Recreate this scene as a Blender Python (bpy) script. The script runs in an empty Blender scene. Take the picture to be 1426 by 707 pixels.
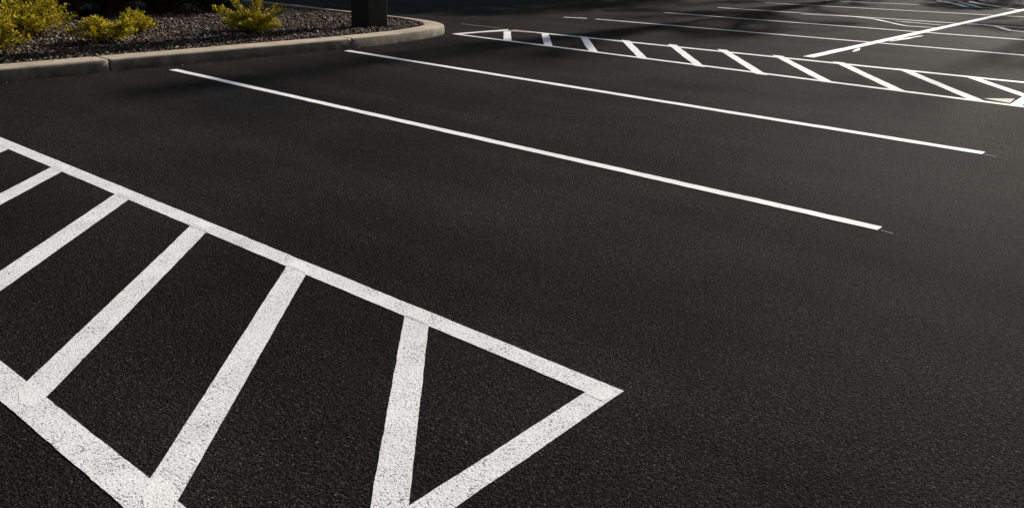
import bpy, bmesh, math, random
from mathutils import Vector, Matrix, noise
random.seed(7)
S = bpy.context.scene
COL = S.collection
rad = math.radians

# ---------------------------------------------------------------- helpers
def link(o, parent=None):
    COL.objects.link(o)
    if parent is not None:
        o.parent = parent
    return o

def mesh_obj(name, verts, faces, mat, parent=None, smooth=False):
    me = bpy.data.meshes.new(name)
    me.from_pydata(verts, [], faces)
    me.update()
    mats = mat if isinstance(mat, (list, tuple)) else [mat]
    for m in mats:
        me.materials.append(m)
    if smooth:
        for p in me.polygons:
            p.use_smooth = True
    return link(bpy.data.objects.new(name, me), parent)

def bm_obj(name, bm, mat, parent=None, smooth=False):
    me = bpy.data.meshes.new(name)
    bm.to_mesh(me); bm.free()
    me.materials.append(mat)
    if smooth:
        for p in me.polygons:
            p.use_smooth = True
    return link(bpy.data.objects.new(name, me), parent)

def thing(name, label, cat, loc=(0, 0, 0), group=None):
    o = link(bpy.data.objects.new(name, None))
    o.location = loc
    o.empty_display_size = 0.2
    return tag(o, label, cat, group)

def tag(o, label, cat, group=None):
    o['label'] = label; o['category'] = cat
    if group:
        o['group'] = group
    return o

def struct(o, kind='structure'):
    o['kind'] = kind
    return o

# ---------------------------------------------------------------- materials
def new_mat(name):
    m = bpy.data.materials.new(name); m.use_nodes = True
    nt = m.node_tree
    b = nt.nodes['Principled BSDF']
    return m, nt, b

class N:
    """small node-graph writer"""
    def __init__(s, nt): s.nt = nt
    def add(s, t, **kw):
        n = s.nt.nodes.new(t)
        for k, v in kw.items():
            if k.startswith('i_'):
                n.inputs[k[2:].replace('_', ' ')].default_value = v
            else:
                setattr(n, k, v)
        return n
    def l(s, a, b): s.nt.links.new(a, b)
    def pos(s):
        return s.add('ShaderNodeNewGeometry').outputs['Position']
    def noise(s, vec, scale, detail=3, rough=.55):
        n = s.add('ShaderNodeTexNoise', i_Scale=scale, i_Detail=detail, i_Roughness=rough)
        s.l(vec, n.inputs['Vector']); return n.outputs['Fac']
    def vor(s, vec, scale, feature='F1', out='Distance', rnd=1.0):
        n = s.add('ShaderNodeTexVoronoi', feature=feature, i_Scale=scale)
        n.inputs['Randomness'].default_value = rnd
        s.l(vec, n.inputs['Vector']); return n.outputs[out]
    def ramp(s, fac, *stops, interp='LINEAR'):
        r = s.add('ShaderNodeValToRGB'); cr = r.color_ramp; cr.interpolation = interp
        while len(cr.elements) < len(stops): cr.elements.new(.5)
        for e, (p, c) in zip(cr.elements, stops):
            e.position = p
            e.color = (c, c, c, 1) if not isinstance(c, tuple) else (*c, 1)
        s.l(fac, r.inputs[0]); return r.outputs[0]
    def math(s, op, a, b=None, clamp=False):
        n = s.add('ShaderNodeMath', operation=op, use_clamp=clamp)
        for i, v in enumerate((a, b)):
            if v is None: continue
            if isinstance(v, (int, float)): n.inputs[i].default_value = v
            else: s.l(v, n.inputs[i])
        return n.outputs[0]
    def mix(s, fac, a, b, blend='MIX'):
        n = s.add('ShaderNodeMix', data_type='RGBA', blend_type=blend)
        for i, v in ((0, fac), (6, a), (7, b)):
            if isinstance(v, (int, float)): n.inputs[i].default_value = v if i == 0 else (v, v, v, 1)
            elif isinstance(v, tuple): n.inputs[i].default_value = (*v, 1)
            else: s.l(v, n.inputs[i])
        return n.outputs[2]
    def bump(s, h, dist, strength=1.0, normal=None):
        n = s.add('ShaderNodeBump', i_Strength=strength, i_Distance=dist)
        s.l(h, n.inputs['Height'])
        if normal is not None: s.l(normal, n.inputs['Normal'])
        return n.outputs[0]

def asphalt_graph(g):
    """aggregate colour and height of the asphalt: stones of 6-12 mm in black binder"""
    p = g.pos()
    stone = g.vor(p, 185)                                  # distance to the stone centre
    scol = g.vor(p, 185, out='Color')
    rnd = g.add('ShaderNodeSeparateColor'); g.l(scol, rnd.inputs[0])
    fine = g.noise(p, 420, 3, .6)
    mid = g.noise(p, 38, 4, .6)
    big = g.noise(p, .55, 4, .55)
    dome = g.math('SUBTRACT', 1.0, g.math('MULTIPLY', stone, 1.35), True)
    lift = g.math('MULTIPLY', dome, g.math('ADD', .15, g.math('MULTIPLY', rnd.outputs[0], 1.1)))
    height = g.math('ADD', g.math('ADD', lift, g.math('MULTIPLY', fine, .5)), g.math('MULTIPLY', g.noise(p, 82, 3, .6), 2.6))
    return p, stone, rnd, fine, mid, big, height

def make_asphalt():
    m, nt, b = new_mat('asphalt'); g = N(nt)
    p, stone, rnd, fine, mid, big, height = asphalt_graph(g)
    base = g.ramp(rnd.outputs[1], (0, (.0098, .0099, .0104)), (.55, (.0194, .0193, .0197)), (.88, (.0285, .0281, .028)), (.97, (.044, .042, .040)), (1, (.075, .07, .063)))
    base = g.mix(1.0, base, g.ramp(g.noise(p, 105, 3, .7), (.32, .38), (.50, .95), (.68, (2.3, 2.2, 2.08))), 'MULTIPLY')
    wear = g.ramp(big, (.32, (.66, .68, .71)), (.68, (1.34, 1.28, 1.23)))
    base = g.mix(1.0, base, wear, 'MULTIPLY')
    # tyre-polished streaks and lay-down joints running along the bays
    mp = g.add('ShaderNodeMapping'); g.l(p, mp.inputs[0]); mp.inputs['Scale'].default_value = (1.6, .12, 1)
    st = g.ramp(g.noise(mp.outputs[0], 1.0, 4), (.36, .80), (.66, 1.18))
    base = g.mix(1.0, base, st, 'MULTIPLY')
    g.l(base, b.inputs['Base Color'])
    r = g.ramp(fine, (.2, .62), (.8, .88)); g.l(r, b.inputs['Roughness'])
    b.inputs['Specular IOR Level'].default_value = .009
    g.l(g.bump(height, .0105, 1.0), b.inputs['Normal'])
    return m

def make_paint(name, voids, tone, cracks=False):
    """road paint on asphalt: pits of the asphalt show through, cracks where two coats meet"""
    m, nt, b = new_mat(name); g = N(nt)
    p, stone, rnd, fine, mid, big, height = asphalt_graph(g)
    pit = g.math('ADD', g.math('MULTIPLY', g.math('SUBTRACT', height, .75), .36), g.math('MULTIPLY', g.noise(p, 9, 3), .47))
    pf = g.ramp(pit, (.365 + voids, .85), (.455 + voids, 0.0))
    mp = g.add('ShaderNodeMapping'); g.l(p, mp.inputs[0]); mp.inputs['Scale'].default_value = (1.0, .72, 1); mp.inputs['Rotation'].default_value = (0, 0, .5)
    grain = g.noise(mp.outputs[0], 200, 3, .62)
    spk = g.ramp(g.math('ADD', grain, g.math('MULTIPLY', g.math('SUBTRACT', g.noise(p, 7, 3), .5), .16)), (.375 + voids * .9, .9), (.415 + voids * .9, 0.0))
    hole = g.math('MAXIMUM', pf, spk)
    if cracks:
        wp = g.add('ShaderNodeMix', data_type='VECTOR'); wp.inputs[0].default_value = .06
        wn = g.add('ShaderNodeTexNoise', i_Scale=14.0); g.l(p, wn.inputs['Vector'])
        g.l(p, wp.inputs[4]); g.l(wn.outputs['Color'], wp.inputs[5])
        cr = g.vor(wp.outputs[1], 7.5, 'DISTANCE_TO_EDGE')
        gate = g.ramp(g.noise(p, 4.0, 2), (.62, 0.0), (.70, 1.0))
        cf = g.math('MULTIPLY', g.ramp(cr, (.004, .8), (.013, 0.0)), gate)
        hole = g.math('MAXIMUM', hole, cf)
    white = g.mix(g.ramp(g.noise(p, 3.2, 5, .65), (.32, 0.0), (.62, 1.0)), tuple(c * .84 for c in tone), tone)
    white = g.mix(g.ramp(g.noise(p, 150, 3), (.42, .22), (.6, 0.0)), white, (.52, .51, .49))
    dark = (.095, .095, .095)
    g.l(g.mix(hole, white, dark), b.inputs['Base Color'])
    b.inputs['Roughness'].default_value = .7
    b.inputs['Specular IOR Level'].default_value = .06
    hh = g.math('SUBTRACT', height, g.math('MULTIPLY', hole, .6))
    g.l(g.bump(hh, .0011, .6), b.inputs['Normal'])
    return m

def make_dusting(name, cover, col=(.62, .61, .58), scale=60):
    """thin overspray, chalk or worn-off paint: flecks of white over asphalt"""
    m, nt, b = new_mat(name); g = N(nt)
    p, stone, rnd, fine, mid, big, height = asphalt_graph(g)
    f = g.ramp(g.math('ADD', g.math('MULTIPLY', g.noise(p, scale, 4, .7), .7), g.math('MULTIPLY', height, .22)),
               (.62 - cover, 0.0), (.74 - cover, 1.0))
    g.l(g.mix(f, (.020, .0198, .0195), col), b.inputs['Base Color'])
    b.inputs['Roughness'].default_value = .75
    b.inputs['Specular IOR Level'].default_value = .2
    g.l(g.bump(height, .003, .7), b.inputs['Normal'])
    return m

def make_concrete():
    m, nt, b = new_mat('kerb_concrete'); g = N(nt)
    p = g.pos()
    n1 = g.noise(p, 3.5, 5, .6); n2 = g.noise(p, 90, 4, .7)
    c = g.ramp(n1, (.3, (.36, .295, .21)), (.7, (.55, .455, .33)))
    c = g.mix(g.ramp(n2, (.3, .5), (.52, 0.0)), c, (.22, .195, .155))
    sep = g.add('ShaderNodeSeparateXYZ'); g.l(p, sep.inputs[0])
    # shade of the front face painted into the concrete, blotched like splash-back grime
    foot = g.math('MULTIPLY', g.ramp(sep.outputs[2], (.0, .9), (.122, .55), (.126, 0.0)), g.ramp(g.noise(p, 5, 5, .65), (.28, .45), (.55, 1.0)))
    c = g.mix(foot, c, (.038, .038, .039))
    pit = g.ramp(g.vor(p, 60), (.10, 1.0), (.18, 0.0))
    pit = g.math('MULTIPLY', pit, g.ramp(g.noise(p, 25), (.55, 0.0), (.62, 1.0)))
    c = g.mix(pit, c, (.09, .085, .078))
    g.l(c, b.inputs['Base Color'])
    b.inputs['Roughness'].default_value = .88
    b.inputs['Specular IOR Level'].default_value = .25
    hh = g.math('SUBTRACT', g.math('ADD', n2, n1), g.math('MULTIPLY', pit, .8))
    g.l(g.bump(hh, .006, .6), b.inputs['Normal'])
    return m

def make_soil():
    m, nt, b = new_mat('bed_soil'); g = N(nt); p = g.pos()
    c = g.ramp(g.noise(p, 40, 5, .7), (.3, (.012, .0095, .008)), (.75, (.045, .036, .030)))
    g.l(c, b.inputs['Base Color']); b.inputs['Roughness'].default_value = .95
    b.inputs['Specular IOR Level'].default_value = .1
    g.l(g.bump(g.noise(p, 55, 4), .02, .8), b.inputs['Normal'])
    return m

def make_gravel():
    m, nt, b = new_mat('crushed_stone'); g = N(nt)
    geo = g.add('ShaderNodeNewGeometry')
    c = g.ramp(geo.outputs['Random Per Island'], (0, (.028, .018, .011)), (.40, (.080, .050, .031)), (.72, (.16, .108, .072)), (.92, (.27, .20, .145)), (1, (.44, .36, .28)))
    g.l(c, b.inputs['Base Color']); b.inputs['Roughness'].default_value = .85
    b.inputs['Specular IOR Level'].default_value = .25
    return m

def make_leaf(name, stops, trans=.25):
    m, nt, b = new_mat(name); g = N(nt)
    geo = g.add('ShaderNodeNewGeometry')
    n = g.noise(geo.outputs['Position'], 5.0, 2)
    f = g.math('ADD', g.math('MULTIPLY', geo.outputs['Random Per Island'], .75), g.math('MULTIPLY', n, .25))
    c = g.ramp(f, *stops)
    g.l(c, b.inputs['Base Color']); b.inputs['Roughness'].default_value = .55
    b.inputs['Specular IOR Level'].default_value = .3
    tr = g.add('ShaderNodeBsdfTranslucent'); g.l(c, tr.inputs[0])
    mx = g.add('ShaderNodeMixShader'); mx.inputs[0].default_value = trans
    g.l(b.outputs[0], mx.inputs[1]); g.l(tr.outputs[0], mx.inputs[2])
    g.l(mx.outputs[0], nt.nodes['Material Output'].inputs['Surface'])
    return m

def make_plain(name, c0, c1, scale, rough, bump=.004):
    m, nt, b = new_mat(name); g = N(nt); p = g.pos()
    n = g.noise(p, scale, 5, .65)
    g.l(g.ramp(n, (.3, c0), (.7, c1)), b.inputs['Base Color'])
    b.inputs['Roughness'].default_value = rough
    b.inputs['Specular IOR Level'].default_value = .3
    g.l(g.bump(n, bump, .6), b.inputs['Normal'])
    return m

M_ASPH = make_asphalt()
M_WORN = make_paint('worn_white_paint', .012, (.775, .78, .785), True)
M_FRESH = make_paint('fresh_white_paint', -.058, (.84, .838, .83))
M_TOUCH = make_paint('touch_up_paint', -.025, (.825, .826, .825), True)
M_CREAM = make_paint('cream_patch', .03, (.40, .36, .27))
M_CHALK = make_dusting('chalk_guide_line', .06, (.22, .215, .205))
M_FADED = make_dusting('faded_paint', .19, (.66, .68, .66), 35)
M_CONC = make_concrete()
M_SOIL = make_soil()
M_GRAV = make_gravel()
M_GOLD = make_leaf('golden_foliage', ((0, (.035, .060, .005)), (.35, (.20, .215, .008)), (.62, (.62, .44, .008)), (1, (.78, .60, .05))), .3)
M_DARK = make_leaf('dark_foliage', ((0, (.012, .020, .008)), (.6, (.03, .045, .014)), (1, (.07, .085, .02))), .15)
M_TREE = make_leaf('tree_foliage', ((0, (.03, .05, .015)), (.6, (.06, .09, .025)), (1, (.11, .13, .04))), .25)
M_BARK = make_plain('bark', (.04, .03, .022), (.12, .095, .07), 14, .9, .02)
M_TWIG = make_plain('twig_bark', (.05, .035, .02), (.10, .07, .04), 40, .9)
M_POST = make_plain('dark_post_paint', (.007, .0068, .0066), (.013, .0122, .0115), 22, .6, .0025)

# ---------------------------------------------------------------- setting: ground
def fbm(x, y, s):
    return noise.fractal(Vector((x * s, y * s, 3.1)), 1.0, 2.0, 3)

o = struct(mesh_obj('parking_lot', [(-220, -220, 0), (260, -220, 0), (260, 260, 0), (-220, 260, 0)], [(0, 1, 2, 3)], M_ASPH))

# ---------------------------------------------------------------- painted markings
def strip(a0, a1, b0, b1, z, seed, jit=.0009, step=.018):
    """slab of paint between edge a0-a1 and edge b0-b1, both edges slightly ragged"""
    rnd = random.Random(seed)
    a0, a1, b0, b1 = (Vector(v) for v in (a0, a1, b0, b1))
    n = max(2, int((a1 - a0).length / step))
    w = (b0 - a0).normalized()
    v, f = [], []
    def walk():
        r, out = 0, []
        for i in range(n + 1):
            r = r * .72 + rnd.gauss(0, jit * .7)
            out.append(r + (noise.noise(Vector((i * step * 1.3, seed * 3.7, 0))) * jit * 1.2))
        return out
    ja, jb = walk(), walk()
    for i in range(n + 1):
        t = i / n
        A = a0.lerp(a1, t) + w * ja[i]; B = b0.lerp(b1, t) + w * jb[i]
        v += [(A.x, A.y, z), (B.x, B.y, z), (A.x, A.y, .0006), (B.x, B.y, .0006)]
    for i in range(n):
        k = i * 4
        f += [(k, k + 1, k + 5, k + 4), (k + 2, k, k + 4, k + 6), (k + 1, k + 3, k + 7, k + 5)]
    f += [(0, 2, 3, 1), (4 * n, 4 * n + 1, 4 * n + 3, 4 * n + 2)]
    # face the tops upwards
    A, B, Cc = Vector(v[0]), Vector(v[1]), Vector(v[5])
    if (B - A).cross(Cc - A).z < 0:
        f = [tuple(reversed(q)) for q in f]
    return v, f

SEED = [0]
def paint(name, a0, a1, b0, b1, mat, parent=None, z=.0016, jit=.0009, step=.018):
    SEED[0] += 1
    v, f = strip(a0, a1, b0, b1, z, SEED[0], jit, step)
    return mesh_obj(name, v, f, mat, parent)

def line(name, p0, p1, w, mat, parent=None, z=.004, jit=.0009, step=.03, w1=None):
    p0, p1 = Vector(p0), Vector(p1)
    d = (p1 - p0).normalized(); n = Vector((-d.y, d.x))
    w1 = w if w1 is None else w1
    return paint(name, p0 - n * w / 2, p1 - n * w1 / 2, p0 + n * w / 2, p1 + n * w1 / 2, mat, parent, z, jit, step)

def wavy(name, pts, w, mat, seed, parent=None, z=.004):
    """hand-wandering strip of paint through points"""
    rnd = random.Random(seed)
    P = [Vector(p) for p in pts]
    q = []
    for i in range(len(P) - 1):
        k = max(2, int((P[i + 1] - P[i]).length / .06))
        for j in range(k):
            q.append(P[i].lerp(P[i + 1], j / k))
    q.append(P[-1])
    for _ in range(3):
        q = [q[0]] + [(q[i - 1] + q[i] * 2 + q[i + 1]) / 4 for i in range(1, len(q) - 1)] + [q[-1]]
    v, f = [], []
    L = len(q) - 1
    for i, c in enumerate(q):
        d = (q[min(i + 1, L)] - q[max(i - 1, 0)]).normalized(); n = Vector((-d.y, d.x))
        ww = w * (.55 + .6 * abs(noise.noise(Vector((i * .13, seed, 0))) + .45)) * min(1, .25 + min(i, L - i) * .2)
        A, B = c - n * ww / 2, c + n * ww / 2
        v += [(A.x, A.y, z), (B.x, B.y, z), (A.x, A.y, .0006), (B.x, B.y, .0006)]
    for i in range(L):
        k = i * 4
        f += [(k + 4, k + 5, k + 1, k), (k + 6, k + 4, k, k + 2), (k + 5, k + 7, k + 3, k + 1)]
    return mesh_obj(name, v, f, mat, parent)

def blot(name, cx, cy, rx, ry, rot, z, mat, parent, seed, n=44, rag=.18):
    """irregular flat patch of paint"""
    v = [(cx, cy, z)]
    for i in range(n):
        a = i / n * 2 * math.pi
        r = 1 + rag * noise.noise(Vector((math.cos(a) * 1.7, math.sin(a) * 1.7, seed))) + rag * .4 * noise.noise(Vector((math.cos(a) * 6, math.sin(a) * 6, seed + 9)))
        x, y = rx * r * math.cos(a), ry * r * math.sin(a)
        v.append((cx + x * math.cos(rot) - y * math.sin(rot), cy + x * math.sin(rot) + y * math.cos(rot), z))
    return mesh_obj(name, v, [(0, i + 1, (i + 1) % n + 1) for i in range(n)], mat, parent)

# near hatched zone: X .755-2.145, starting at Y 1.243
Z1 = thing('hatched_zone', 'worn white hatched no-parking zone nearest the camera, ending in a sharp corner', 'road marking', (1.45, 3.2, 0), 'painted hatched zones')
def zl(p): return (p[0] - 1.45, p[1] - 3.2)
def zpaint(name, a0, a1, b0, b1, **k): return paint(name, zl(a0), zl(a1), zl(b0), zl(b1), k.pop('mat', M_WORN), Z1, **k)
BZ, HZ = .0021, .0013
zpaint('border_line', (2.048, 1.250), (2.083, 12.0), (2.141, 1.240), (2.188, 12.0), z=BZ)
zpaint('border_line', (.753, 1.30), (.748, 9.2), (.857, 1.30), (.850, 9.2), z=BZ)
zpaint('border_line', (.70, 1.245), (2.139, 1.241), (.70, 1.342), (2.10, 1.332), z=HZ + .0005)
near_bars = [((2.088, 5.427), (2.089, 5.280), (.853, 4.352), (.853, 4.205)),
             ((2.091, 4.606), (2.087, 4.450), (.853, 3.535), (.853, 3.380)),
             ((2.083, 3.808), (2.082, 3.664), (.855, 2.737), (.855, 2.591)),
             ((2.078, 2.999), (2.067, 2.850), (.858, 1.947), (.859, 1.808)),
             ((2.060, 2.215), (2.061, 2.081), (1.172, 1.408), (1.252, 1.344)),
             ((2.088, 6.235), (2.089, 6.085), (.853, 5.165), (.853, 5.015)),
             ((2.086, 7.040), (2.087, 6.892), (.853, 5.970), (.853, 5.822)),
             ((2.086, 7.845), (2.087, 7.697), (.853, 6.775), (.853, 6.627))]
for i, (a, b, c, d) in enumerate(near_bars):
    # run each bar a little way under the border lines at both ends
    a, b, c, d = (Vector(q) for q in (a, b, c, d))
    e = (a - c).normalized(); e2 = (b - d).normalized()
    zpaint('hatch_bar', c - e * .07, a + e * .045, d - e2 * .07, b + e2 * .045, z=HZ + .0003 * (i % 2))
# second coats: each bar's end runs a little way over the border line
def over(a, b, into, back, k):
    a, b = Vector(a), Vector(b); r = random.Random(90 + k)
    d = Vector((.754, .657)) if k < 5 else (Vector((-.754, -.657)) if k < 7 else Vector((1, 0)))
    n = 9; v = []
    for e in (0, 1):
        for q in range(n):
            t = q / (n - 1); p = a.lerp(b, t)
            off = d * (into * (.75 + .35 * math.sin(math.pi * t) + r.uniform(-.12, .12))) if e else d * (-back * (1 + r.uniform(-.3, .3)))
            v.append((*zl(p + off), BZ + .0006))
    f = [(q, q + 1, n + q + 1, n + q) for q in range(n - 1)]
    A, B, Cc = (Vector(v[w]) for w in (f[0][0], f[0][1], f[0][2]))
    if (B - A).cross(Cc - A).z < 0: f = [tuple(reversed(q)) for q in f]
    mesh_obj('overlay_patch', v, f, M_TOUCH, Z1)
for k, (a, b, into, back) in enumerate([((2.088, 5.420), (2.089, 5.288), .070, .004), ((2.090, 4.598), (2.087, 4.458), .062, .012), ((2.083, 3.800), (2.082, 3.672), .078, .006),
                                        ((2.078, 2.990), (2.068, 2.858), .066, .014), ((2.061, 2.205), (2.062, 2.090), .074, .005),
                                        ((.856, 2.730), (.855, 2.598), .085, .02), ((.859, 1.940), (.859, 1.815), .10, .03), ((2.042, 1.325), (2.042, 1.252), .075, .004)]):
    over(a, b, into, back, k)

# bay lines between the two hatched zones
PL = 'white bay lines'
def bay(p0, p1, w, label, group=PL, w1=None, mat=None, step=.03):
    p0v, p1v = Vector(p0), Vector(p1); c = (p0v + p1v) / 2
    o = line('bay_line', p0v - c, p1v - c, w, mat or M_FRESH, None, .004, .0022, step, w1)
    o.location = (c.x, c.y, 0)
    return tag(o, label, 'road marking', group)
bay((4.672, 8.585), (4.562, 1.152), .088, 'long white bay line nearest the near hatched zone, ending mid picture at right', w1=.084)
bay((7.160, 8.698), (7.008, 1.145), .100, 'second white bay line, between the long nearest one and the far hatched zone', w1=.110)
tag(line('chalk_line', (4.54, 1.14), (4.525, 1.075), .009, M_CHALK, z=.0022), 'pale chalk tick off the right end of the long nearest bay line', 'chalk line', 'chalk ticks at line ends')
tag(line('chalk_line', (6.97, 1.13), (6.955, 1.05), .011, M_CHALK, z=.0022), 'pale chalk tick off the right end of the second bay line', 'chalk line', 'chalk ticks at line ends')

# far hatched zone
Z2 = thing('hatched_zone', 'crisp white far hatched zone with slanted bars tapering to a point by the kerb nose', 'road marking', (10.6, 5.0, 0), 'painted hatched zones')
def fl(p): return (p[0] - 10.6, p[1] - 5.0)
def fpaint(name, a0, a1, b0, b1, **k): return paint(name, fl(a0), fl(a1), fl(b0), fl(b1), k.pop('mat', M_FRESH), Z2, jit=.003, step=.05, **k)
fpaint('border_line', (9.545, 1.20), (9.770, 9.28), (9.650, 1.20), (9.860, 9.20), z=BZ)
fpaint('border_line', (11.475, 1.20), (11.02, 9.12), (11.605, 1.20), (11.13, 9.13), z=BZ)
fpaint('border_line', (9.80, 9.20), (10.98, 9.14), (9.80, 9.32), (11.10, 9.26), z=BZ + .001)
fpaint('border_line', (9.60, 1.345), (11.55, 1.345), (9.60, 1.445), (11.55, 1.445), z=HZ + .0005)
far_bars = [((10.895, 9.152), (10.813, 8.985), (9.829, 8.28), (9.836, 8.13)), ((11.125, 8.584), (11.177, 8.440), (9.764, 7.451), (9.765, 7.300)),
            ((11.219, 7.865), (11.269, 7.740), (9.735, 6.642), (9.722, 6.488)), ((11.302, 7.127), (11.361, 7.000), (9.690, 5.825), (9.669, 5.655)),
            ((11.442, 6.383), (11.465, 6.240), (9.630, 4.968), (9.620, 4.810)), ((11.483, 5.589), (11.528, 5.440), (9.590, 4.140), (9.600, 3.990)),
            ((11.513, 4.757), (11.521, 4.605), (9.626, 3.352), (9.611, 3.199)), ((11.492, 3.891), (11.540, 3.750), (9.650, 2.587), (9.629, 2.435)),
            ((11.498, 3.080), (11.524, 2.932), (9.649, 1.818), (9.654, 1.672)), ((11.529, 2.314), (11.534, 2.161), (10.34, 1.463), (10.36, 1.330))]
for i, (a, b, c, d) in enumerate(far_bars):
    a, b, c, d = (Vector(q) for q in (a, b, c, d))
    tp, bt = (a + b) / 2, (c + d) / 2; hw = Vector((0, .076))
    a, b, c, d = tp + hw, tp - hw, bt + hw, bt - hw
    e = (a - c).normalized(); e2 = (b - d).normalized()
    fpaint('hatch_bar', c - e * .03, a + e * .02, d - e2 * .03, b + e2 * .02, z=HZ + .0003 * (i % 2))
def wedge(pts, k):  # flat cream-coloured patch laid over the far zone's lines
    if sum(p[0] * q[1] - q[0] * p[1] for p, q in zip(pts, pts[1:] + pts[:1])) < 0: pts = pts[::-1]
    mesh_obj('overlay_patch', [(*fl(p), BZ + .0016 + .0002 * k) for p in pts], [tuple(range(len(pts)))], M_CREAM, Z2)
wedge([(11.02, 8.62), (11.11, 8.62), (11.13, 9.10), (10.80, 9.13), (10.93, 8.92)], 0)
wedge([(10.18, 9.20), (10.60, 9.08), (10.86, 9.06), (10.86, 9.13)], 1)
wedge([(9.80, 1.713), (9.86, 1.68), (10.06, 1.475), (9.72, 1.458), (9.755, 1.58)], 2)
# bays beyond the far hatched zone, and the long line that crosses them
FG = 'bay lines beyond the far hatched zone'
def ext(p0, p1, y1):
    p0, p1 = Vector(p0), Vector(p1); t = (y1 - p0.y) / (p1.y - p0.y)
    return p0.lerp(p1, t)
far_lines = [((14.141, 9.534), (14.748, 2.177), -1.2, 'bay line just beyond the far hatched zone, crossed first by the diagonal-looking long line'),
             ((16.926, 9.603), (17.529, 2.645), -1.2, 'second thin bay line beyond the far hatched zone'),
             ((19.649, 9.658), (20.574, 3.157), -1.2, 'third thin bay line beyond the far hatched zone, beside the wandering strokes'),
             ((22.691, 9.762), (24.272, 3.779), -1.2, 'fourth thin bay line beyond the far hatched zone'),
             ((25.787, 9.232), (27.559, 4.331), -1.2, 'farthest thin bay line, along the top edge of the picture')]
for p0, p1, y1, lab in far_lines:
    bay(p0, ext(p0, p1, y1), .105, lab, FG, step=.12)
o = line('long_line', (-8.2, 0), (8.6, .02), .15, M_FRESH, None, .0062, .003, .12); o.location = (19.9, 4.31, 0)
tag(o, 'long bold white line crossing the far bay lines towards the upper right', 'road marking')
o = bay((13.897, 10.147), (14.109, 9.737), .09, 'short detached white dash before the bay line beyond the far hatched zone', 'stray paint strokes')
tag(line('chalk_line', (11.144, 10.379), (11.161, 9.45), .030, M_CHALK, z=.0022), 'thin broken chalk line on the asphalt between kerb nose and far hatched zone', 'chalk line')

SG = 'stray paint strokes'
def stroke(pts, w, seed, label, mat=None):
    c = Vector(pts[len(pts) // 2])
    o = wavy('paint_stroke', [(p[0] - c.x, p[1] - c.y) for p in pts], w, mat or M_FRESH, seed, None, .0078)
    o.location = (c.x, c.y, 0)
    return tag(o, label, 'paint stroke', SG)
stroke([(19.45, 7.5), (20.0, 6.5), (19.75, 5.95), (19.361, 5.628), (18.75, 5.137), (18.50, 4.90), (18.65, 4.34)], .10, 3, 'wandering white paint stroke left of the long bold line')
stroke([(19.60, 5.45), (19.55, 5.0), (19.45, 4.42)], .09, 5, 'short straight white stroke squeezed between wandering stroke and bay line, left of the bold line')
stroke([(20.55, 4.20), (20.45, 3.85), (20.30, 3.62), (19.85, 3.4), (19.42, 3.217), (19.35, 2.9), (19.3, 2.2)], .13, 8, 'wandering white paint stroke with a kink, right of the long bold line')
stroke([(29.6, 7.1), (28.9, 6.55), (27.6, 5.9), (26.95, 5.62)], .16, 11, 'crooked pale stroke slanting down at the top edge of the picture')
stroke([(29.7, 6.5), (28.2, 5.8), (27.0, 5.25)], .13, 13, 'crooked pale stroke right beside another one at the top edge of the picture')
stroke([(30.2, 6.3), (28.9, 5.5), (28.0, 4.9), (27.2, 4.4)], .13, 15, 'crooked pale stroke nearest the bold line at the top edge of the picture')
stroke([(14.95, 4.19), (15.6, 4.16), (16.6, 4.10)], .10, 17, 'faint bluish-white paint smear just below the bold line', M_FADED)
stroke([(12.86, 4.09), (13.15, 4.13), (13.5, 4.20)], .09, 19, 'small hooked paint smear under the lower end of the bold line', M_FADED)

# ---------------------------------------------------------------- island: kerb, bed, gravel
KH, KW = .124, .34
def bez(p0, p1, p2, p3, n):
    out = []
    for i in range(n):
        t = i / n; s = 1 - t
        out.append(tuple(s**3 * a + 3 * s * s * t * b + 3 * s * t * t * c + t**3 * d for a, b, c, d in zip(p0, p1, p2, p3)))
    return out
OUT = [(-14 + i * .25, 8.86) for i in range(84)]                              # straight front face up to X 7
OUT += bez((7.0, 8.86), (8.0, 8.86), (8.9, 9.02), (9.45, 9.26), 24)
OUT += bez((9.45, 9.26), (9.70, 9.37), (9.98, 9.56), (10.12, 10.05), 16)
OUT += bez((10.12, 10.05), (10.20, 10.4), (10.20, 10.8), (10.20, 11.2), 10)
OUT += [(10.20, 11.2 + i * .3) for i in range(0, 26)]
def offs(path, d):
    r = []
    for i, p in enumerate(path):
        a = Vector(path[max(i - 1, 0)]); b = Vector(path[min(i + 1, len(path) - 1)])
        t = (b - a).normalized(); r.append((p[0] - t.y * d, p[1] + t.x * d))
    return r
# profile: (offset inwards, height)
PROF = [(0, -.02), (.003, .03), (.008, KH - .018), (.012, KH - .008), (.020, KH - .002), (.034, KH), (KW - .03, KH + .002), (KW - .008, KH - .006), (KW, KH - .02), (KW + .002, .0)]
JX = [-9.2, -5.9, -2.6, .75, 4.13, 7.40]                                      # control joints
def dist_joint(x, y):
    d = 9
    if y < 9.2:
        d = min(abs(x - j) for j in JX)
    for jy in (11.3, 14.6):
        if x > 10: d = min(d, abs(y - jy))
    return d
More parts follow.
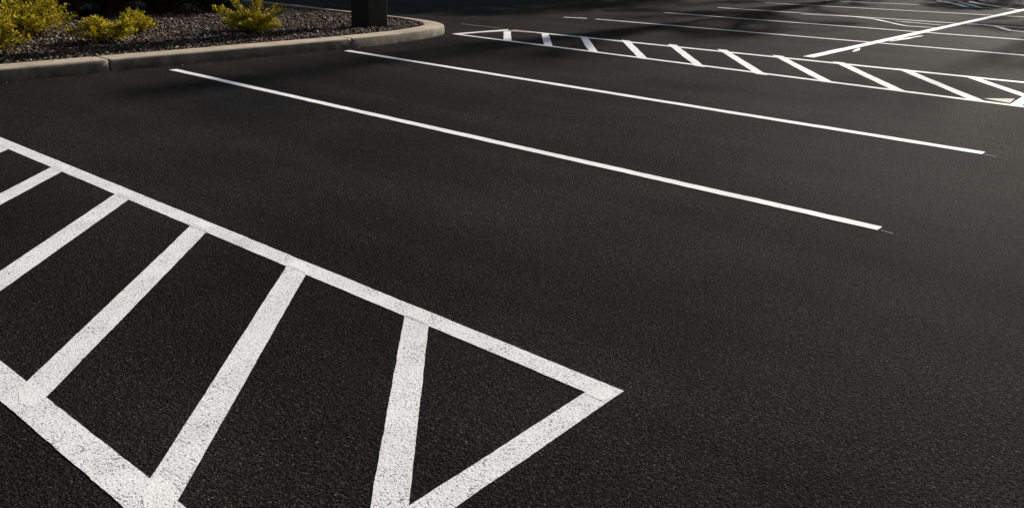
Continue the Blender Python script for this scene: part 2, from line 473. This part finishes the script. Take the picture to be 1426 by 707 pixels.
# refine the path at the joints
P2 = []
for i in range(len(OUT) - 1):
    a, b = Vector(OUT[i]), Vector(OUT[i + 1]); ts = {0.0}
    for k in range(1, 5): ts.add(k / 5)
    for j in JX:
        if a.x < j < b.x and a.y < 9.2:
            for w in (-.03, -.012, -.006, 0, .006, .012, .03):
                t = (j + w - a.x) / (b.x - a.x)
                if 0 < t < 1: ts.add(t)
    for t in sorted(ts): P2.append(tuple(a.lerp(b, t)))
def taper(p):
    return 1 - .55 * min(1, max(0, (p[1] - 9.6) / 1.2))
def ring(d):
    full = offs(P2, d)
    return [(p[0] + (q[0] - p[0]) * taper(p), p[1] + (q[1] - p[1]) * taper(p)) for p, q in zip(P2, full)]
rings = [ring(d) for d, _ in PROF]
v, f = [], []
for i, p in enumerate(P2):
    dj = dist_joint(*p); g_ = max(0, 1 - dj / .013)
    for k, (d, z) in enumerate(PROF):
        x, y = rings[k][i]
        wob = noise.noise(Vector((x * 1.1, y * 1.1, k * .15))) * .006 + noise.noise(Vector((x * 7, y * 7, k * .6))) * .0022
        tx = Vector((rings[-1][i][0] - rings[0][i][0], rings[-1][i][1] - rings[0][i][1])).normalized()
        push = (.022 * g_ if k < 5 else 0) + (wob if 0 < k < 8 else 0)
        zz = z - (.020 * g_ if k >= 3 and k < 9 else 0) + (wob * .5 if k > 2 else 0)
        v.append((x + tx.x * push, y + tx.y * push, zz))
n = len(PROF)
for i in range(len(P2) - 1):
    for k in range(n - 1):
        f.append((i * n + k, (i + 1) * n + k, (i + 1) * n + k + 1, i * n + k + 1))
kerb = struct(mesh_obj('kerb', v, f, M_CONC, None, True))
# dark dirt-filled gap at the kerb foot
IN = offs(OUT, KW)
IN = [(p[0] + (q[0] - p[0]) * taper(p), p[1] + (q[1] - p[1]) * taper(p)) for p, q in zip(OUT, IN)]
def bed_edge_y(x):
    best = None
    for a, b in zip(IN, IN[1:]):
        if a[0] <= x <= b[0]:
            return a[1] + (b[1] - a[1]) * (x - a[0]) / max(b[0] - a[0], 1e-6)
    return 99
def bed_z(x, y):
    e = min(1, max(0, (y - 9.1) / .9)) * min(1, max(0, (10.0 - x) / .8))
    return KH - .030 + .030 * e + .028 * fbm(x, y, .9) * (.3 + e)
v, f = [], []
XS = [-14 + i * .10 for i in range(242)]
XMAX = IN[-1][0] + .02
cols = []
for x in XS:
    if x > XMAX: break
    cols.append((x, max(bed_edge_y(x) - .03, 9.1) if bed_edge_y(x) < 90 else 10.9))
NY = 60
for x, y0 in cols:
    for j in range(NY + 1):
        y = y0 + (18.6 - y0) * (j / NY) ** 1.5
        v.append((x, y, bed_z(x, y)))
for i in range(len(cols) - 1):
    for j in range(NY):
        a = i * (NY + 1) + j
        f.append((a, a + NY + 1, a + NY + 2, a + 1))
struct(mesh_obj('planting_bed', v, f, M_SOIL, None, True))

# crushed stone on the bed: uncountable, one object
rnd = random.Random(11)
v, f = [], []
OCT = [(1, 0, 0), (0, 1, 0), (-1, 0, 0), (0, -1, 0), (0, 0, 1), (0, 0, -1)]
OF = [(0, 1, 4), (1, 2, 4), (2, 3, 4), (3, 0, 4), (1, 0, 5), (2, 1, 5), (3, 2, 5), (0, 3, 5)]
def stone(x, y, z, s):
    b = len(v); a = rnd.uniform(0, 6.283); ca, sa = math.cos(a), math.sin(a)
    sx, sy, sz = s * rnd.uniform(.7, 1.5), s * rnd.uniform(.5, 1.0), s * rnd.uniform(.4, .8)
    tl = rnd.uniform(-.5, .5); tm = rnd.uniform(-.5, .5)
    for p in OCT:
        px, py, pz = (p[0] + rnd.uniform(-.3, .3)) * sx, (p[1] + rnd.uniform(-.3, .3)) * sy, (p[2] + rnd.uniform(-.25, .25)) * sz
        pz += px * tl + py * tm
        v.append((x + px * ca - py * sa, y + px * sa + py * ca, z + pz))
    f.extend([tuple(b + q for q in t) for t in OF])
cnt = 0
while cnt < 19000:
    x = rnd.uniform(1.6, 10.02); y = 9.1 + (14.6 - 9.1) * rnd.random() ** 1.35
    e = bed_edge_y(x) if x < IN[-1][0] else 99
    if y < e + .01 or (x > 9.2 and e > 90): continue
    s = .013 + .017 * rnd.random() ** 2.0
    stone(x, y, bed_z(x, y) + s * .25, s); cnt += 1
# a few strays on the kerb top and the asphalt below
for _ in range(150):
    x = rnd.uniform(2.6, 8.6); stone(x, 8.83 - abs(rnd.gauss(0, .05)), .004, rnd.uniform(.004, .008))
for _ in range(30):
    x = rnd.uniform(2.6, 7.0); stone(x, rnd.uniform(9.08, 9.17), KH + .004, rnd.uniform(.004, .009))
gr = struct(mesh_obj('gravel', v, f, M_GRAV), 'stuff')

# ---------------------------------------------------------------- square post
bm = bmesh.new()
bmesh.ops.create_cube(bm, size=1)
for q in bm.verts:
    q.co = Vector((q.co.x * .385, q.co.y * .40, (q.co.z + .5) * 3.4 - .1))
bmesh.ops.bevel(bm, geom=[e for e in bm.edges], offset=.012, segments=3, profile=.5, affect='EDGES')
post = bm_obj('post', bm, M_POST)
post.location = (8.745, 10.06, .10)
tag(post, 'square black post standing in the gravel near the rounded kerb nose', 'post')

# ---------------------------------------------------------------- shrubs
def leaf(v, f, c, d, up, L, Wd):
    """pointed leaf folded along its midrib"""
    d = d.normalized(); s = d.cross(up)
    if s.length < 1e-4: s = d.cross(Vector((1, 0, 0)))
    s.normalize(); nrm = s.cross(d)
    b = len(v)
    for q in (c, c + d * L * .5 + s * Wd + nrm * Wd * .35, c + d * L, c + d * L * .5 - s * Wd + nrm * Wd * .35):
        v.append(tuple(q))
    f.append((b, b + 1, b + 2)); f.append((b, b + 2, b + 3))

def tube(v, f, pts, r0, r1, k=5):
    b = len(v); L = len(pts) - 1
    for i, p in enumerate(pts):
        d = (pts[min(i + 1, L)] - pts[max(i - 1, 0)]).normalized()
        s = d.cross(Vector((.13, .21, 1)) if abs(d.z) < .95 else Vector((1, 0, 0))).normalized(); t = d.cross(s)
        r = r0 + (r1 - r0) * i / L
        for j in range(k):
            a = j / k * 6.28318
            v.append(tuple(p + s * (r * math.cos(a)) + t * (r * math.sin(a))))
    for i in range(L):
        for j in range(k):
            f.append((b + i * k + j, b + i * k + (j + 1) % k, b + (i + 1) * k + (j + 1) % k, b + (i + 1) * k + j))

def shrub(name, x, y, rx, ry, h, n, label, seed, mat, group, leafL=.034, dens=1.0, plumes=(), z=None):
    r = random.Random(seed)
    z0 = bed_z(x, y) if z is None else z
    root = thing(name, label, 'shrub', (x, y, z0 - .01), group)
    lv, lf, sv, sf = [], [], [], []
    stems = []
    for i in range(n):
        a = r.uniform(0, 6.283); q = r.random() ** .55
        top = h * (1 - .55 * q * q) * r.uniform(.70, 1.08)
        stems.append((a, q * r.uniform(.8, 1.08), top))
    for (a, q, t) in plumes:
        for _ in range(7): stems.append((a + r.gauss(0, .16), q * r.uniform(.75, 1.1), t * r.uniform(.8, 1.05)))
    for a, q, top in stems:
        p0 = Vector((rx * .14 * r.gauss(0, 1), ry * .14 * r.gauss(0, 1), 0))
        end = Vector((rx * q * math.cos(a), ry * q * math.sin(a), top))
        mid = p0.lerp(end, .5) + Vector((0, 0, top * .16)) + Vector((r.gauss(0, .02), r.gauss(0, .02), 0))
        pts = []
        for k in range(7):
            t = k / 6; pts.append(p0 * (1 - t)**2 + mid * (2 * t * (1 - t)) + end * t * t)
        tube(sv, sf, pts, .0065, .002)
        nl = int(58 * dens)
        for k in range(nl):
            t = .18 + .82 * r.random() ** .7
            c = p0 * (1 - t)**2 + mid * (2 * t * (1 - t)) + end * t * t
            d = ((mid - p0) * (1 - t) + (end - mid) * t).normalized()
            side = Vector((r.gauss(0, 1), r.gauss(0, 1), r.gauss(.15, .8))).normalized()
            tw = r.uniform(0, .055) * (1.15 - t * .6)
            c = c + side * tw
            c.z = max(c.z, .01)
            leaf(lv, lf, c, d * r.uniform(.3, 1.1) + side * .9, Vector((r.gauss(0, .5), r.gauss(0, .5), 1)), leafL * r.uniform(.6, 1.25), leafL * r.uniform(.15, .26))
    mesh_obj('foliage', lv, lf, mat, root)
    mesh_obj('stem', sv, sf, M_TWIG, root)
    return root
GG = 'golden shrubs in the gravel bed'
shrub('golden_shrub', 3.40, 10.02, .46, .42, .42, 60, 'golden shrub cut off by the left edge of the picture, closest to the kerb', 1, M_GOLD, GG, .042)
shrub('golden_shrub', 4.28, 11.30, .66, .60, .48, 96, 'largest golden shrub, at the back left behind the smaller ones', 2, M_GOLD, GG, .042, plumes=((5.4, .7, .50), (.3, .8, .42), (4.6, .95, .3)))
shrub('golden_shrub', 4.72, 10.24, .40, .36, .27, 66, 'low spreading golden shrub in the middle of the left clump, nearest the kerb joint', 3, M_GOLD, GG, .040, plumes=((5.6, 1.0, .26),))
shrub('golden_shrub', 5.50, 10.98, .28, .28, .30, 44, 'smallest golden shrub, right end of the left clump', 4, M_GOLD, GG, .038)
shrub('golden_shrub', 6.86, 10.34, .47, .44, .27, 74, 'lone golden shrub with upright plumes between left clump and black post', 5, M_GOLD, GG, .040, plumes=((2.6, .62, .52), (5.4, .30, .52), (5.5, 1.0, .36), (2.4, 1.1, .34)))
DG = 'dark shrubs at the back of the bed'
DL = 'dark green shrub in deep shade along the back of the gravel bed'
for i, (x, y, r_, h_) in enumerate([(8.15, 13.30, .58, .70), (7.35, 13.55, .70, .95), (6.55, 13.60, .72, 1.05), (5.75, 13.75, .72, 1.0), (4.95, 13.9, .75, 1.05), (4.15, 14.0, .75, 1.0), (3.35, 14.1, .75, 1.0), (2.5, 14.2, .75, 1.0), (7.75, 14.35, .72, 1.0), (6.95, 14.5, .75, 1.1), (6.15, 14.6, .75, 1.1), (5.35, 14.75, .78, 1.1), (4.5, 14.9, .8, 1.1)]):
    lab = DL
    if i == 0: lab = 'dark green shrub at the right end of the shaded row, behind the plumed golden shrub'
    shrub('dark_shrub', x, y, r_ * 1.12, r_ * 1.05, h_, 120, lab, 50 + i, M_DARK, DG, leafL=.055, dens=1.5)

# ---------------------------------------------------------------- trees beyond the frame (they shade the lot)
def tree_mesh(seed, H, R, base, clumps, leaves, ls):
    r = random.Random(seed)
    tv, tf, lv, lf = [], [], [], []
    trunk = [Vector((math.sin(i * .9 + seed) * .06 * i / 3, math.cos(i * 1.3 + seed) * .05 * i / 3, H * .82 * i / 8)) for i in range(9)]
    tube(tv, tf, trunk, .022 * H, .004 * H, 9)
    for c in range(clumps):
        zz = base + (H - base) * r.random() ** .9
        t = (zz - base) / (H - base)
        rr = R * math.sin(math.pi * min(.97, .18 + .76 * t)) ** .7
        a = r.uniform(0, 6.283); q = r.random() ** .5
        C0 = Vector((rr * q * math.cos(a), rr * q * math.sin(a), zz))
        zi = max(base * .75, zz - .35 * rr - .6); k = min(7, int(zi / (H * .82) * 8))
        s = trunk[k].lerp(trunk[k + 1], .5)
        m = s.lerp(C0, .5) + Vector((0, 0, .25))
        tube(tv, tf, [s, m, C0], .006 * H, .0012 * H, 5)
        cr = r.uniform(.45, .95) * R * .34
        for _ in range(leaves):
            dv = Vector((r.gauss(0, 1), r.gauss(0, 1), r.gauss(0, .75)))
            dv = dv.normalized() * cr * r.random() ** .45
            leaf(lv, lf, C0 + dv, Vector((r.gauss(0, 1), r.gauss(0, 1), r.gauss(-.3, .7))), Vector((r.gauss(0, .7), r.gauss(0, .7), 1)), ls * r.uniform(.6, 1.3), ls * r.uniform(.22, .36))
    return tv, tf, lv, lf
def make_tree(args):
    tv, tf, lv, lf = tree_mesh(*args)
    root = thing('tree', 'leafy tree standing out of view around the car park', 'tree', (0, 0, 0), 'trees out of view around the car park')
    mesh_obj('trunk', tv, tf, M_BARK, root, True)
    mesh_obj('crown', lv, lf, M_TREE, root)
    return root
PROTO = [make_tree((1, 14.5, 1.75, 4.6, 44, 62, .15)), make_tree((2, 8.5, 2.6, 2.6, 46, 105, .20)), make_tree((4, 13.5, 3.6, 3.0, 80, 150, .28)), make_tree((7, 16, 2.1, 7.5, 22, 60, .15))]
used = set()
def plant_tree(k, x, y, rz, s=1.0):
    if k in used:
        src = PROTO[k]
        root = src.copy(); COL.objects.link(root)
        for ch in src.children:
            c = ch.copy(); c.parent = root; COL.objects.link(c)
    else:
        used.add(k); root = PROTO[k]
    root.location = (x, y, 0); root.rotation_euler = (0, 0, rz); root.scale = (s, s, s)
TREES = [(0, 52.0, 11.3, .3, 1.5), (3, 63.0, 6.3, .3, 1.55), (2, 33.0, 18.0, 1.1, 1.0), (1, 31.0, 14.4, 2.0, 1.0), (1, 25.5, 16.0, 4.0, .95), (2, 27.0, 20.5, 2.4, 1.0),
         (1, 19.5, 18.0, .8, 1.05), (2, 20.0, 24.0, 5.0, 1.0), (0, 60.0, 15.5, 2.2, 1.45), (2, 13.0, 27.0, 3.3, 1.0), (2, 46.0, 18.0, .4, 1.1),
         (2, 5.0, 25.0, 1.7, 1.0), (2, -3.0, 24.0, 4.4, 1.0), (1, 42.5, 7.4, 1.0, .85), (2, 38.0, 24.0, 3.0, 1.1)]
# added trees, unseen behind the camera, blocking sky light from the kerb face
TREES += [(2, -13 + i * 4.6, -8.0 - (i * 37 % 5) * .6, i * 1.3, 1.1 + .07 * (i * 13 % 5)) for i in range(8)]
TREES += [(2, -16 + (i % 2) * 3, -3 + i * 5.5, i * .9, .95) for i in range(5)]
for t in TREES: plant_tree(*t)

# ---------------------------------------------------------------- light
AZ, EL = 5.0, 24.0
sd = Vector((math.cos(rad(EL)) * math.cos(rad(AZ)), math.cos(rad(EL)) * math.sin(rad(AZ)), math.sin(rad(EL))))
L = bpy.data.lights.new('sun', 'SUN'); L.energy = 5.0; L.angle = rad(.53); L.color = (1.0, .925, .84)
so = link(bpy.data.objects.new('sun', L)); so.rotation_euler = sd.to_track_quat('Z', 'Y').to_euler(); so.location = (30, 0, 20)
Wd = bpy.data.worlds.new('World'); S.world = Wd; Wd.use_nodes = True
nt = Wd.node_tree; bg = nt.nodes['Background']
sky = nt.nodes.new('ShaderNodeTexSky'); sky.sky_type = 'NISHITA'; sky.sun_disc = False
sky.sun_elevation = rad(EL); sky.sun_rotation = rad(90 - AZ)
nt.links.new(sky.outputs[0], bg.inputs[0]); bg.inputs[1].default_value = .062

# ---------------------------------------------------------------- camera
cam = bpy.data.cameras.new('camera'); cam.sensor_width = 36; cam.lens = .8103124 * 36
cam.clip_start = .05; cam.clip_end = 2000
co = link(bpy.data.objects.new('camera', cam))
rt = Vector((0.63860355, -0.76904418, 0.02750572)); up = Vector((0.25485861, 0.24508678, 0.93540342)); fw = Vector((0.72610784, 0.59034187, -0.35251082))
m = Matrix((rt, up, -fw)).transposed().to_4x4(); m.translation = (0, 0, 1.4)
co.matrix_world = m
S.camera = co
S.view_settings.view_transform = 'Standard'; S.view_settings.look = 'None'
S.view_settings.exposure = .58; S.view_settings.gamma = 1.0
S.view_settings.use_curve_mapping = False
